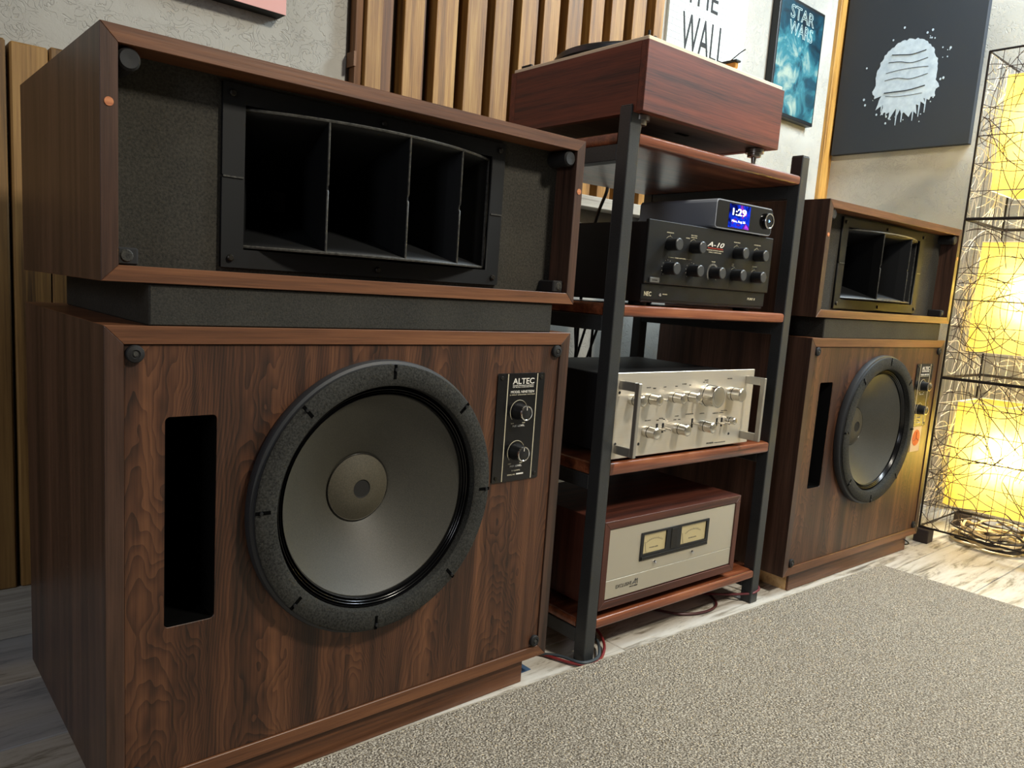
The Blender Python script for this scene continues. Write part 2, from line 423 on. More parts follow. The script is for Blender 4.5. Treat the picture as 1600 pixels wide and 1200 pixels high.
def make_speaker(label, pose):
    t = thing('loudspeaker', label, 'loudspeaker', (pose[0],pose[1],0), pose[2])
    T = .0215
    sides = {}
    for s, nm in (('top','top_board'),('bottom','bottom_board'),('left','side_board'),('right','side_board')):
        obj(nm, mitre_board(s, 0,SW,ZB,ZT,T,SD), sidewood('z') if s in('left','right') else walnut_edge('x'), t)
    # dark gap behind the panel edge then the veneered baffle
    wc = (.374,.401)
    hole = circle_pts(*wc, .185, 64)
    port = rrect(.0685,.1325,.267,.538,.006)
    obj('front_panel', plate([[(T+.0012,ZB+T+.0012),(SW-T-.0012,ZB+T+.0012),(SW-T-.0012,ZT-T-.0012),(T+.0012,ZT-T-.0012)], port, hole], .003,.022), wood('veneer_', 'z', WAL, freq=13, along=.13, rough=.45, cath=True), t)
    obj('back_panel', B(T,SW-T,SD-.02,SD-.002,ZB+T,ZT-T), void_m, t)
    obj('port_sleeve', plate([rrect(.0690,.1320,.2675,.5375,.006), rrect(.0700,.1310,.2685,.5365,.005)], .0045,.150), void_m, t)
    for x,z in ((.0335,.6155),(.7275,.6155),(.7275,.0805),(.0335,.0805)): peg(x,z,.003,t)
    # plinth and neck
    p = obj('plinth', B(.0475,.711,.010,SD-.02,0,ZB,bev=.001), walnut_edge('x'), t)
    for xx in (.0468,.7106): obj('plinth_end', B(xx,xx+.0012,.016,SD-.021,.0005,ZB-.0005), pine, p)
    obj('neck', B(.049,.7095,.0005,.416,ZT,.6981,bev=.002), black_tex, t)
    # woofer
    w = obj('woofer_frame', lathe(bmesh.new(), [(.186,.003),(.2025,.0028),(.2045,.000),(.2045,-.010),(.2035,-.013),(.1995,-.0145),(.199,-.0175),(.186,-.0175)], *wc,'y',96,close=False), plain('grey_frame',(40,42,45),.5), t, True)
    obj('gasket', lathe(bmesh.new(), [(.199,-.014),(.1990,-.0205),(.197,-.022),(.171,-.022),(.1685,-.0205),(.1675,-.010),(.1665,0.0)], *wc,'y',96,close=False), gasket_m, w, True)
    pr = [(.1675,-.008)]
    for i in range(25):
        a = i/24; r = .1665-a*.0135; pr.append((r, -.0085-.0032*math.sin(a*math.pi*2*3.5)+a*.0055))
    pr.append((.1525,.0005))
    obj('surround', lathe(bmesh.new(), pr, *wc,'y',96,close=False), surr_m, w, 80)
    cp = [(.1535,-.0010),(.1515,-.0012)]
    for i in range(1,11):
        a = i/10; cp.append((.1515-a*.1025, -.0012+.062*(a**.92)))
    cp += [(.046,.0635),(0,.0635)]
    obj('cone', lathe(bmesh.new(), cp, *wc,'y',96,close=False), cone_m, w, True)
    dc = [(.0535,.0565),(.0520,.0555)]
    for i in range(9):
        a = i/8; dc.append((.0515*(1-a)+.0142*a, .0560-.0110*math.sin(a*math.pi/2)))
    obj('dust_cap', lathe(bmesh.new(), dc, *wc,'y',64,close=False), cap_m, w, True)
    obj('glue_ring', tube(bmesh.new(), [(x,.0562,z) for x,z in circle_pts(*wc,.0525,64)], .0009, 6, True), surr_m, w, True)
    obj('cap_vent', lathe(bmesh.new(), [(.0145,.0448),(.013,.0460),(0,.0462)], *wc,'y',32,close=False), plain('vent_mesh',(22,22,20),.8), w)
    for k_ in range(8):
        a = R(90+45*k_-2); c,s = math.cos(a), math.sin(a)
        bm = bmesh.new(); box(bm, .178,.1994,-.0224,-.0215,-.0026,.0026,bev=.0004)
        for v in bm.verts:
            x,z = v.co.x, v.co.z; v.co.x = wc[0]+x*c-z*s; v.co.z = wc[1]+x*s+z*c
        o = obj('bolt_slot', bm, void_m, w)
        bm = bmesh.new(); lathe(bm, [(0,-.0250),(.0022,-.0250),(.0026,-.0240),(.0026,-.0215)], wc[0]+.192*c, wc[1]+.192*s,'y',10); obj('bolt', bm, blackp, w)
    # level control plate
    c0,c1,d0,d1 = .5975,.7035,.393,.579
    cp_ = obj('control_plate', plate([rrect(c0,c1,d0,d1,.003)], .0008,.003), plain('plate_black',(15,15,16),.25), t)
    for xx in (.6185,.6855): obj('trim_line', B(xx,xx+.0016,.0003,.0010,d0+.001,d1-.001), cream_line, cp_)
    for x,z in ((.606,.571),(.6955,.571),(.606,.401),(.6955,.401)):
        obj('screw', lathe(bmesh.new(), [(0,-.0009),(.003,-.0009),(.0036,0),(.0036,.001)], x,z,'y',12), plain('dark_screw',(45,42,36),.4,.6), cp_)
    yk = .0005
    text('ALTEC', .630,.679,.5605,.5705,yk,cp_,white_print,bold=.008)
    text('SOUND PRODUCTS DIVISION', .6305,.678,.5572,.5590,yk,cp_,white_print)
    text('OF ALTEC CORPORATION', .6305,.678,.5545,.5562,yk,cp_,white_print)
    text('MODEL NINETEEN', .627,.680,.5452,.5495,yk,cp_,white_print)
    text('2-WAY SPEAKER SYSTEM', .625,.682,.5415,.5432,yk,cp_,cream_line)
    for zc,nm in ((.5135,'H.F. LEVEL'),(.4435,'M.F. LEVEL')):
        bm = bmesh.new(); tube(bm, [(.6480+.0195*math.cos(R(a)),.0004,zc+.0195*math.sin(R(a))) for a in range(30,225,8)], .00045, 4); obj('dial_arc', bm, cream_line, cp_)
        text(nm, .6365,.6635,zc-.0262,zc-.0232,yk,cp_,white_print)
        text('MIN', .632,.638,zc-.0210,zc-.0192,yk,cp_,cream_line); text('MAX', .658,.664,zc-.0210,zc-.0192,yk,cp_,cream_line)
        kn = obj('knob', lathe(bmesh.new(), [(0,-.0195),(.0112,-.0195),(.0128,-.0185),(.0130,-.0165),(.0140,-.003),(.0145,.0008)], .6480,zc,'y',40), blackp, cp_, 35)
        obj('knob_rim', lathe(bmesh.new(), [(.0106,-.0197),(.0112,-.0203),(.0127,-.0200),(.0131,-.0180)], .6480,zc,'y',40,close=False), chrome, cp_, True)
        obj('knob_mark', B(.6474,.6486,-.0200,-.0190,zc+.005,zc+.0105), white_print, cp_)
    text('8 OHMS', .641,.660,.4098,.4118,yk,cp_,cream_line)
    text('SERIAL NO.', .6315,.650,.4030,.4050,yk,cp_,cream_line)
    obj('serial_label', B(.652,.668,.0002,.0008,.4032,.4055), plain('label_white',(225,222,212),.6), cp_)
    # horn cabinet
    hx, hy, hw, hd, z0, z1 = -.0033,-.0039,.7585,.4537,.6981,.9733
    T2 = .0185
    hb = t
    for s, nm in (('top','top_board'),('bottom','bottom_board'),('left','side_board'),('right','side_board')):
        obj(nm, mitre_board(s, hx,hx+hw,z0,z1,T2,hd,hy), sidewood('z') if s in('left','right') else walnut_edge('x'), hb)
    obj('back_panel', B(hx+T2,hx+hw-T2,hy+hd-.02,hy+hd-.002,z0+T2,z1-T2), void_m, hb)
    YB = .043
    XI0, XI1 = hx+T2, hx+hw-T2
    mouth = [(.172,.740),(.590,.740),(.590,.932),(.172,.932)]
    obj('horn_baffle', plate([[(XI0,z0+T2),(XI1,z0+T2),(XI1,z1-T2),(XI0,z1-T2)], mouth], YB, YB+.018), baffle_m, hb)
    for x,z in ((hx+.009,.8915),(hx+hw-.0085,.889)):
        obj('wood_plug', lathe(bmesh.new(), [(0,hy-.0008),(.0048,hy-.0008),(.0052,hy+.001)], x,z,'y',20), wood('plug_','x',((150,84,50),(190,120,78),(210,145,100)),freq=60), t)
    for x,z,r_ in ((XI0+.0125,z1-T2-.014,.0125),(XI1-.0125,z1-T2-.014,.0125)):
        obj('grille_peg', lathe(bmesh.new(), [(0,hy+.0035),(r_*.8,hy+.003),(r_,hy+.006),(r_,YB)], x,z,'y',24), blackm, t)
    for xa in (XI0+.001, XI1-.024):
        o = obj('grille_block', B(xa,xa+.023,hy+.010,YB,z0+T2+.0005,z0+T2+.0205,bev=.002), blackm, t)
        obj('fastener', lathe(bmesh.new(), [(0,hy+.0085),(.006,hy+.0085),(.0075,hy+.010)], xa+.0135 if xa>.3 else xa+.010, z0+T2+.011,'y',16), horn_edge, o)
    # horn: flange, lips, bell, vanes
    fx0,fx1,fz0,fz1 = .147,.612,.7225,.949
    f_ = obj('horn_flange', plate([[(fx0,fz0),(fx1,fz0),(fx1,(fz0+fz1)/2-.002),(fx1-.004,(fz0+fz1)/2),(fx1,(fz0+fz1)/2+.002),(fx1,fz1),(fx0,fz1),(fx0,(fz0+fz1)/2+.002),(fx0+.004,(fz0+fz1)/2),(fx0,(fz0+fz1)/2-.002)], [(.176,.746),(.586,.746),(.586,.926),(.176,.926)]], YB-.006, YB), horn_m, t)
    for x,z in ((fx0+.012,fz0+.012),(fx1-.012,fz0+.012),(fx0+.012,fz1-.012),(fx1-.012,fz1-.012),((fx0+fx1)/2,fz0+.010),((fx0+fx1)/2,fz1-.010)):
        obj('screw', lathe(bmesh.new(), [(0,YB-.0100),(.0030,YB-.0100),(.0045,YB-.0085),(.0045,YB-.006)], x,z,'y',12), plain('dark_screw',(45,42,36),.4,.6), f_)
    obj('casting_seam', B(fx0+.001,.1745,YB-.0075,YB-.0055,(fz0+fz1)/2-.001,(fz0+fz1)/2+.001), horn_edge, f_)
    obj('casting_seam', B(.588,fx1-.001,YB-.0075,YB-.0055,(fz0+fz1)/2-.001,(fz0+fz1)/2+.001), horn_edge, f_)
    XC, YT, RM, ZC, HM, TH = .380,.442,.445,.8358,.0858,R(27.6)
    def hgt(r): return .014+(HM-.014)*max(0,(r-.10)/(RM-.10))**1.55
    bm = bmesh.new(); NT, NR = 28, 14; r0 = .15
    def gp(th, r, s, extra=0):
        return Vector((XC+r*math.sin(th), YT-r*math.cos(th), ZC+s*(hgt(r)+extra)))
    for s in (1,-1):
        G = [[bm.verts.new(gp(-TH+2*TH*i/NT, r0+(RM-r0)*j/NR, s)) for j in range(NR+1)] for i in range(NT+1)]
        for i in range(NT):
            for j in range(NR): bm.faces.new((G[i][j],G[i+1][j],G[i+1][j+1],G[i][j+1]))
        if s == 1: GU = G
        else: GL = G
    for i in (0,NT):
        for j in range(NR): bm.faces.new((GU[i][j],GU[i][j+1],GL[i][j+1],GL[i][j]))
    for i in range(NT): bm.faces.new((GU[i][0],GU[i+1][0],GL[i+1][0],GL[i][0]))
    ho = obj('horn_bell', bm, horn_m, t, 50)
    sm = ho.modifiers.new('thick','SOLIDIFY'); sm.thickness = .0035; sm.offset = 0
    bm = bmesh.new()
    for s in (1,-1):
        tube(bm, [gp(-TH+2*TH*i/NT, RM, s) for i in range(NT+1)], .0021, 6)
    for sg in (1,-1):
        tube(bm, [gp(sg*TH, RM, a) for a in [-1+.2*q for q in range(11)]], .0021, 6)
    obj('mouth_lip', bm, horn_edge, ho, True)
    for th in (math.asin((.279-XC)/RM), math.asin((.4005-XC)/RM), math.asin((.5085-XC)/RM)):
        bm = bmesh.new(); nr = 10; a = []; 
        for side in (-1,1):
            col = []
            for j in range(nr+1):
                r = .2+(RM-.001-.2)*j/nr
                off = Vector((math.cos(th), math.sin(th), 0))*side*(.0028 if j < nr else .0013)
                col.append([bm.verts.new(gp(th, r, q)+off) for q in (1,.05,0,-.05,-1)])
            a.append(col)
        for col in a:
            for j in range(nr):
                for q in range(4): bm.faces.new((col[j][q],col[j+1][q],col[j+1][q+1],col[j][q+1]))
        for j in (0,nr):
            for q in range(4): bm.faces.new((a[0][j][q],a[0][j][q+1],a[1][j][q+1],a[1][j][q]))
        v_ = obj('vane', bm, horn_m, ho)
        bm = bmesh.new(); tube(bm, [gp(th, RM, q) for q in (1,.5,.06)]+[gp(th,RM-.004,0)]+[gp(th,RM,q) for q in (-.06,-.5,-1)], .0015, 6)
        obj('vane_edge', bm, horn_edge, v_, True)
    return t
spL = make_speaker('large walnut loudspeaker at the left, nearest, beside the tall slatted wall, horn on top', (0,0,0))
spR = copy_tree(spL)
spR.location = (1.550,-.0380,0); spR.rotation_euler = (0,0,R(-1.965))
spR['label'] = 'farther walnut loudspeaker, right of the rack, with round orange sticker under its level knobs'
# the far horn shows two wide-set vanes
bell = [c for c in spR.children if c.name.startswith('horn_bell')][0]
vs_ = [c for c in bell.children if c.name.startswith('vane')]
for v_, (xo, xn) in zip(vs_, ((.279,.300),(.4005,.4555),(.5085,None))):
    if xn is None:
        for c in list(v_.children): bpy.data.objects.remove(c)
        bpy.data.objects.remove(v_); continue
    ph = math.asin((xn-.380)/.445)-math.asin((xo-.380)/.445); cN = Vector((.380,.442,0)); rm = Matrix.Rotation(ph,3,'Z')
    v_.rotation_euler = (0,0,ph); v_.location = cN-rm@cN
st = obj('sticker', B(.627,.688,.0018,.0030,.316,.392,bev=.0004), plain('sticker_paper',(214,186,150),.6), spR, label='pale paper sticker with orange disc')
obj('sticker_print', lathe(bmesh.new(), [(0,.0012),(.024,.0012),(.0245,.0018)], .657,.358,'y',32), plain('sticker_orange',(206,92,40),.6), st)
bm = bmesh.new()
for a in (90,210,330): tube(bm, [(.657,.0010,.358),(.657+.018*math.cos(R(a)),.0010,.358+.018*math.sin(R(a)))], .0012, 4)
obj('sticker_mark', bm, plain('sticker_dark',(150,55,25),.6), st)

# ------------------------------------------------------------------ equipment rack
QX,QY,QA = .8589,-.0089,R(-1.4809)
QW,QD,QG,QH = .6044,.450,.0286,1.0551
rack = thing('equipment_rack', 'black steel rack with four wooden shelves between the two loudspeakers', 'rack', (QX,QY,0), QA)
for x,y in ((0,0),(QW-QG,0),(0,QD-QG),(QW-QG,QD-QG)):
    p = obj('post', B(x,x+QG,y,y+QG,0,QH-.002,bev=.002,seg=2), steel_m, rack)
    obj('post_cap', B(x+.001,x+QG-.001,y+.001,y+QG-.001,QH-.002,QH,bev=.0007), speckled('worn_cap',(40,42,42),(120,120,115),260,.5), p)
SH = [(1.0099,.0205),(.7020,.0215),(.4005,.0250),(.0850,.0200)]
def shelf_mesh(z, t_):
    g = QG+.0008
    pts = [(g,0.001),(QW-g,0.001),(QW-g,g),(QW,g),(QW,QD-g),(QW-g,QD-g),(QW-g,QD),(g,QD),(g,QD-g),(0,QD-g),(0,g),(g,g)]
    bm = bmesh.new(); prism(bm, pts, 'z', z-t_, z)
    es = [e for e in bm.edges if abs(e.verts[0].co.z-e.verts[1].co.z) < 1e-6]
    bmesh.ops.bevel(bm, geom=es, offset=.005, segments=3, affect='EDGES', profile=.5)
    return bm
for z,t_ in SH:
    obj('shelf', shelf_mesh(z,t_), shelfwood('x'), rack, 30)
    for x in (0,QW-QG): obj('side_bar', B(x+.0005,x+QG-.0005,QG+.0003,QD-QG-.0003,z-t_-.0290,z-t_-.0003,bev=.001), steel_m, rack)

# ------------------------------------------------------------------ turntable
TT = thing('turntable', 'wooden-boxed turntable with pale top plate on the top shelf of the rack', 'turntable', (QX,QY,0), QA)
tx0,tx1,ty0,ty1,tz0,tz1 = .004,.437,-.022,.345,1.0415,1.1610
w_ = .016
bm = bmesh.new(); box(bm, tx0,tx1,ty0,ty0+w_,tz0,tz1,bev=.0008); obj('front_board', bm, mahog('x'), TT)
obj('back_board', B(tx0,tx1,ty1-w_,ty1,tz0,tz1), mahog('x'), TT)
obj('side_board', B(tx0+.0002,tx0+w_,ty0+w_,ty1-w_,tz0,tz1), mahog('y'), TT)
obj('side_board', B(tx1-w_,tx1-.0002,ty0+w_,ty1-w_,tz0,tz1), mahog('y'), TT)
bb = obj('bottom_board', B(tx0+w_,tx1-w_,ty0+w_,ty1-w_,tz0+.001,tz0+.009), wood('board_grey_','x',((50,40,36),(78,64,58),(96,82,74)),freq=20,rough=.6), TT)
obj('hand_hole', B(.19,.225,.045,.055,tz0+.0002,tz0+.0012), void_m, bb)
obj('top_plate', B(tx0+.0035,tx1-.0035,ty0+.0035,ty1-.0035,tz1,tz1+.0075,bev=.0012), plain('pale_top_plate',(232,216,186),.45), TT)
zt = tz1+.0075
for (x,y,sx,sy,h) in ((.017,-.010,.004,.004,.012),(.030,-.012,.006,.005,.005),(.016,.300,.006,.030,.008)):
    obj('lid_hinge', B(x,x+sx,y,y+sy,zt,zt+h,bev=.0008), blackm, TT)
pl = obj('platter', lathe(bmesh.new(), [(0,zt+.003),(.146,zt+.003),(.150,zt+.005),(.150,zt+.013),(.148,zt+.0145),(0,zt+.0145)], .160,0,'z',72,cy=.168), plain('platter_metal',(70,72,76),.35,.7), TT, 35)
obj('platter_mat', lathe(bmesh.new(), [(0,zt+.0147),(.147,zt+.0147),(.1475,zt+.0160),(.146,zt+.0172),(.05,zt+.0165),(0,zt+.0165)], .160,0,'z',72,cy=.168), plain('rubber_mat',(58,62,66),.5), pl, 35)
ta = obj('tonearm_base', lathe(bmesh.new(), [(0,zt),(.026,zt),(.028,zt+.003),(.024,zt+.006),(.014,zt+.008),(.012,zt+.028),(0,zt+.030)], .365,0,'z',32,cy=.270), plain('arm_base',(40,40,42),.35,.5), TT, 35)
obj('arm_tube', tube(bmesh.new(), smoothpts([(.375,.330,zt+.031),(.365,.27,zt+.031),(.352,.17,zt+.031),(.332,.10,zt+.030),(.312,.055,zt+.029)],6), .003, 10), alu, ta, True)
obj('counterweight', lathe(bmesh.new(), [(0,.300),(.015,.300),(.0165,.302),(.0165,.326),(.015,.328),(0,.328)], .371,zt+.031,'y',28), blackp, ta, 35)
hs = obj('headshell', B(.299,.316,.006,.058,zt+.0255,zt+.0300,bev=.0015), blackp, ta)
obj('cartridge', B(.302,.313,.010,.034,zt+.0145,zt+.0255,bev=.001), plain('cartridge_gold',(206,150,70),.3,.5), hs)
obj('finger_lift', tube(bmesh.new(), smoothpts([(.299,.020,zt+.028),(.290,.004,zt+.030),(.288,-.010,zt+.036),(.294,-.016,zt+.042)],4), .0011, 6), blackp, hs)
for x,y in ((.035,.012),(.404,.012),(.035,.31),(.404,.31)):
    f = obj('foot', lathe(bmesh.new(), [(0,1.0100),(.004,1.0100),(.0055,1.022),(.0055,1.024),(.013,1.0245),(.0140,1.026),(.0140,1.0315),(.019,1.0320),(.019,1.0405),(0,1.0415)], x,0,'z',24,cy=y), plain('foot_metal',(150,146,140),.3,.9), TT, 35)
# ------------------------------------------------------------------ black integrated amplifier
A = thing('integrated_amplifier', 'black integrated amplifier with round black knobs on the second shelf', 'amplifier', (QX,QY,0), QA)
ax0,ax1 = .087,.5115
obj('body', B(ax0+.004,ax1-.004,.018,.370,.7095,.8615,bev=.002), plain('amp_black',(11,12,14),.45), A)
fp = obj('front_panel', B(ax0,ax1,.010,.0185,.7455,.8655,bev=.0012), plain('amp_face',(10,11,12),.5,0,.35), A)
lp = obj('lower_panel', B(ax0,ax1-.004,.0145,.0200,.7150,.7450,bev=.001), plain('amp_face2',(8,9,10),.5,0,.35), A)
for x in (.12,.475):
    for y in (.05,.33): obj('foot', lathe(bmesh.new(), [(0,.7022),(.016,.7022),(.018,.7035),(.018,.7098)], x,0,'z',20,cy=y), blackm, A)
kf = plain('knob_face',(70,72,74),.35,.3)
nk = [(.1515,.823),(.2260,.823),(.3745,.823),(.4500,.823)]+[(x,.777) for x in (.151,.226,.2995,.374,.449)]
for x,z in nk:
    kn = obj('knob', lathe(bmesh.new(), [(0,-.0150),(.0108,-.0150),(.0118,-.0142),(.0120,-.012),(.0120,.0095)], x,z,'y',32), blackp, A, 35)
    obj('knob_face', lathe(bmesh.new(), [(0,-.0154),(.0100,-.0154),(.0107,-.0149)], x,z,'y',32), kf, kn)
yp = .0097
for x,z,n_ in ((.1515,.777,11),(.226,.777,11),(.2995,.777,27)):
    bm = bmesh.new()
    for i in range(n_):
        a = R(225-270*i/(n_-1)); r0_ = .0155; r1 = .0170 if n_ < 20 else .0195
        tube(bm, [(x+r0_*math.cos(a),yp,z+r0_*math.sin(a)),(x+r1*math.cos(a),yp,z+r1*math.sin(a))], .00035, 4)
    obj('dial_marks', bm, white_print, fp)
for x,z in ((.1515,.8230),(.2260,.8230),(.3745,.8230),(.4500,.8230),(.374,.777),(.449,.777)):
    bm = bmesh.new(); tube(bm, [(x+.014*math.cos(R(a)),yp,z+.0155*math.sin(R(a))) for a in range(60,150,15)], .0003, 4)
    tube(bm, [(x,yp,z+.0155),(x,yp,z+.0185)], .0003, 4); obj('dial_marks', bm, cream_line, fp)
for s_,x0_,x1_,z_ in (('SPEAKERS',.141,.162,.8440),('RECORD',.217,.236,.8452),('SELECTOR',.217,.236,.8412),('SOURCE',.201,.213,.8385),('PHONO INPUT',.363,.386,.8440),('LINE SELECTOR',.438,.463,.8445),
                      ('TONE AMP LEVEL',.172,.207,.7975),('VOLUME',.292,.305,.7985),('TAPE',.364,.371,.7985),('MODE',.364,.371,.7950),('BALANCE',.440,.458,.7985)):
    text(s_, x0_,x1_,z_,z_+.0022,yp,fp,cream_line)
obj('printed_line', B(.1515,.1700,yp-.0002,yp+.0004,.7983,.7987), cream_line, fp); obj('printed_line', B(.209,.226,yp-.0002,yp+.0004,.7983,.7987), cream_line, fp)
text('A-10', .272,.330,.8295,.8395,yp,fp,white_print,shear=.35,bold=.01)
text('INTEGRATED AMPLIFIER', .275,.327,.8255,.8278,yp,fp,red_print)
text('RESERVE POWER SUPPLY', .272,.329,.8213,.8236,yp,fp,cream_line)
text('DIRECT SWITCHED', .279,.322,.8172,.8194,yp,fp,cream_line)
obj('power_button', B(.1005,.1285,.0065,.0100,.7475,.7575,bev=.0008), plain('button_grey',(92,92,88),.5), A)
text('POWER', .107,.122,.7515,.7535,.0062,A,dark_print)
text('NEC', .0955,.1165,.7215,.7300,.0142,lp,cream_line,bold=.01)
text('PHONES', .151,.165,.7255,.7278,.0142,lp,cream_line)
obj('phones_jack', lathe(bmesh.new(), [(0,.0140),(.0022,.0140),(.003,.0135),(.0035,.0145)], .1435,.7250,'y',14), chrome, lp)
text('PURE II', .441,.4705,.7270,.7318,.0142,lp,cream_line,shear=.2)
# ------------------------------------------------------------------ streamer on top of it
D = thing('network_streamer', 'small silver streamer with a lit clock screen on top of the black amplifier', 'streamer', (QX,QY,0), QA)
dx0,dx1,dz0,dz1 = .283,.488,.8685,.9265
bm = bmesh.new(); prism(bm, rrect(dx0,dx1,dz0,dz1,.008,6), 'y', .005,.205)
bmesh.ops.bevel(bm, geom=[e for e in bm.edges if abs(e.verts[0].co.y-e.verts[1].co.y)<1e-6], offset=.0008, segments=1, affect='EDGES')
obj('body', bm, plain('streamer_alu',(150,156,166),.4,.1), D, 30)
for x in (.30,.47):
    for y in (.03,.18): obj('foot', lathe(bmesh.new(), [(0,.8656),(.007,.8656),(.008,.8663),(.008,.8690)], x,0,'z',16,cy=y), blackm, D)
obj('glass_front', plate([rrect(dx0+.0025,dx1-.0025,dz0+.0025,dz1-.0025,.006,6)], .0038,.0052), gloss_b, D)
def screen_mat():
    m, nt, b = newmat('clock_screen'); v = mapping(nt, (1,1,1)); n = noise(nt, v, 26, 2, .4, 1.2)
    c = ramp(nt, n, [(.30,(8,8,60)),(.46,(20,60,230)),(.54,(60,30,120)),(.64,(200,70,240)),(.72,(10,12,90))])
    em = N(nt,'ShaderNodeEmission'); nt.links.new(c, em.inputs[0]); em.inputs[1].default_value = 1.2
    nt.links.new(em.outputs[0], nt.nodes['Material Output'].inputs[0]); return m
sc = obj('screen', B(.3265,.4005,.0030,.0040,.8735,.9210), screen_mat(), D)
wem = plain('screen_white',(255,255,255),.5,emit=(240,250,255),es=1.1)
text('1:29', .337,.386,.8985,.9130,.0028,sc,wem,bold=.02)
text('Mon, Aug 26', .337,.385,.8835,.8895,.0028,sc,wem)
kn = obj('knob', lathe(bmesh.new(), [(0,-.0025),(.0135,-.0025),(.0145,-.0035),(.0162,-.0035),(.0168,-.0025),(.0168,.0045)], .4665,.8985,'y',40), [gloss_b], D, 35)
obj('knob_rim', lathe(bmesh.new(), [(.0140,-.0034),(.0146,-.0041),(.0162,-.0040),(.0169,-.0028)], .4665,.8985,'y',40,close=False), alu, kn, True)
bm = bmesh.new(); prism(bm, [(.4642,.8955),(.4642,.9015),(.4698,.8985)], 'y', -.0030,-.0024)
obj('play_symbol', bm, plain('play_blue',(150,200,255),.5,emit=(120,180,255),es=1.5), kn)
# ------------------------------------------------------------------ silver preamplifier
Pm = thing('preamplifier', 'silver-faced preamplifier with rack handles and many knobs on the third shelf', 'preamplifier', (QX,QY,0), QA)
px0,px1,pz0,pz1 = .0302,.4875,.4075,.5745
obj('body', B(.046,.471,.0095,.330,.4115,.5665,bev=.002), plain('preamp_black',(20,22,25),.5), Pm)
for x in (.07,.45):
    for y in (.05,.29): obj('foot', lathe(bmesh.new(), [(0,.4007),(.013,.4007),(.015,.402),(.015,.4118)], x,0,'z',20,cy=y), blackm, Pm)
fp = obj('front_panel', B(px0,px1,.004,.009,pz0,pz1,bev=.0008), face_alu, Pm)
kalu = plain('knob_aluminium',(214,210,200),.22,1)
def spoke_mat():
    m, nt, b = newmat('spun_knob_face'); tc = N(nt,'ShaderNodeTexCoord'); b.inputs['Metallic'].default_value = 1; b.inputs['Roughness'].default_value = .25
    b.inputs['Base Color'].default_value = srgb((220,214,200)); b.inputs['Anisotropic'].default_value = .8; return m
spun = spoke_mat()
def pknob(x,z,r,ln,base=.6):
    y = .004-ln
    kn = obj('knob', lathe(bmesh.new(), [(0,y),(r-.0008,y),(r,y+.0008),(r,-.002),(r*1.02,-.0015),(r*1.02,.0038)], x,z,'y',36), kalu, Pm, 35)
    obj('knob_face', lathe(bmesh.new(), [(0,y-.0014),(r*.80,y-.0004),(r*.85,y+.0002)], x,z,'y',36), spun, kn, 20)
    obj('knob_ring', lathe(bmesh.new(), [(r+.0001,-.0070),(r+.0004,-.0070),(r+.0004,-.0058),(r+.0001,-.0058)], x,z,'y',36,close=False), blackm, kn)
    obj('pointer_line', B(x-.0004,x+.0004,y+.001,-.006,z+r-.0002,z+r+.0003), blackm, kn)
for x in (.0755,.1238,.1985,.2480): pknob(x,.5225,.0105,.031)
pknob(.3085,.5225,.0225,.036); pknob(.4020,.5225,.0145,.031)
for x in (.1265,.2235,.3095): pknob(x,.4565,.0115,.030)
pknob(.3985,.4640,.0075,.022)
def lever(x,z,black=True):
    if black: obj('switch_slot', B(x-.0030,x+.0030,.0030,.0045,z-.010,z+.010,bev=.001), blackm, Pm)
    obj('lever_switch', lathe(bmesh.new(), [(0,-.018),(.0022,-.018),(.0026,-.017),(.0018,-.002),(.0018,.0038)], x,z,'y',14), kalu, Pm, 35)
for x,z in ((.1600,.4600),(.1790,.4600),(.3620,.4600),(.3800,.4600)): lever(x,z)
lever(.1590,.5200,False); lever(.2730,.5180,False); lever(.2745,.4640)
lever(.2735,.5080,False)
for x,z in ((.108,.4320),(.4115,.4320),(.0400,.5370),(.0400,.4370)):
    obj('screw', lathe(bmesh.new(), [(0,.0032),(.0025,.0032),(.0032,.0040)], x,z,'y',12), blackm, Pm)
for s_,x0_,x1_,z_ in (('BASS',.118,.130,.5430),('TREBLE',.137,.146,.5410),('LOW',.170,.178,.5425),('HIGH',.207,.214,.5430),('TONE',.228,.243,.5470),('ON',.252,.258,.5440),('VOLUME',.303,.316,.5530),('-30   0 dB',.298,.316,.5490),('FUNCTION',.385,.402,.5545),
      ('BALANCE',.122,.139,.4770),('MODE',.157,.164,.4760),('FILTER',.165,.178,.4790),('OFF',.178,.184,.4765),('LOAD',.215,.227,.4810),('100',.212,.220,.4735),('50k',.226,.234,.4735),('ATTENUATOR',.250,.276,.4830),('LEVEL',.299,.315,.4820),('TAPE',.344,.353,.4800),('MUTING',.374,.396,.4840),
      ('PHONES',.085,.103,.4445),('PHONO 1   PHONO 2',.350,.385,.4800)):
    text(s_, x0_,x1_,z_,z_+.0020,.0038,fp,dark_print)
text('PIONEER', .333,.358,.4140,.4175,.0038,fp,dark_print,bold=.01); text('STEREO PREAMPLIFIER', .361,.402,.4142,.4158,.0038,fp,dark_print)
hm = brushed('brushed_handle', (190,186,176), .33, 'z')
for xa,sw in ((.0375,1),(.4535,1)):
    hz0,hz1 = .4190,.5605
    h_ = obj('handle', B(xa,xa+.0085,-.0440,-.0340,hz0,hz1,bev=.0009), hm, Pm)
    for z_ in (hz0,hz1-.017): obj('handle_arm', B(xa+.0006,xa+.0079,-.0342,.0042,z_,z_+.017,bev=.0006), hm, h_)
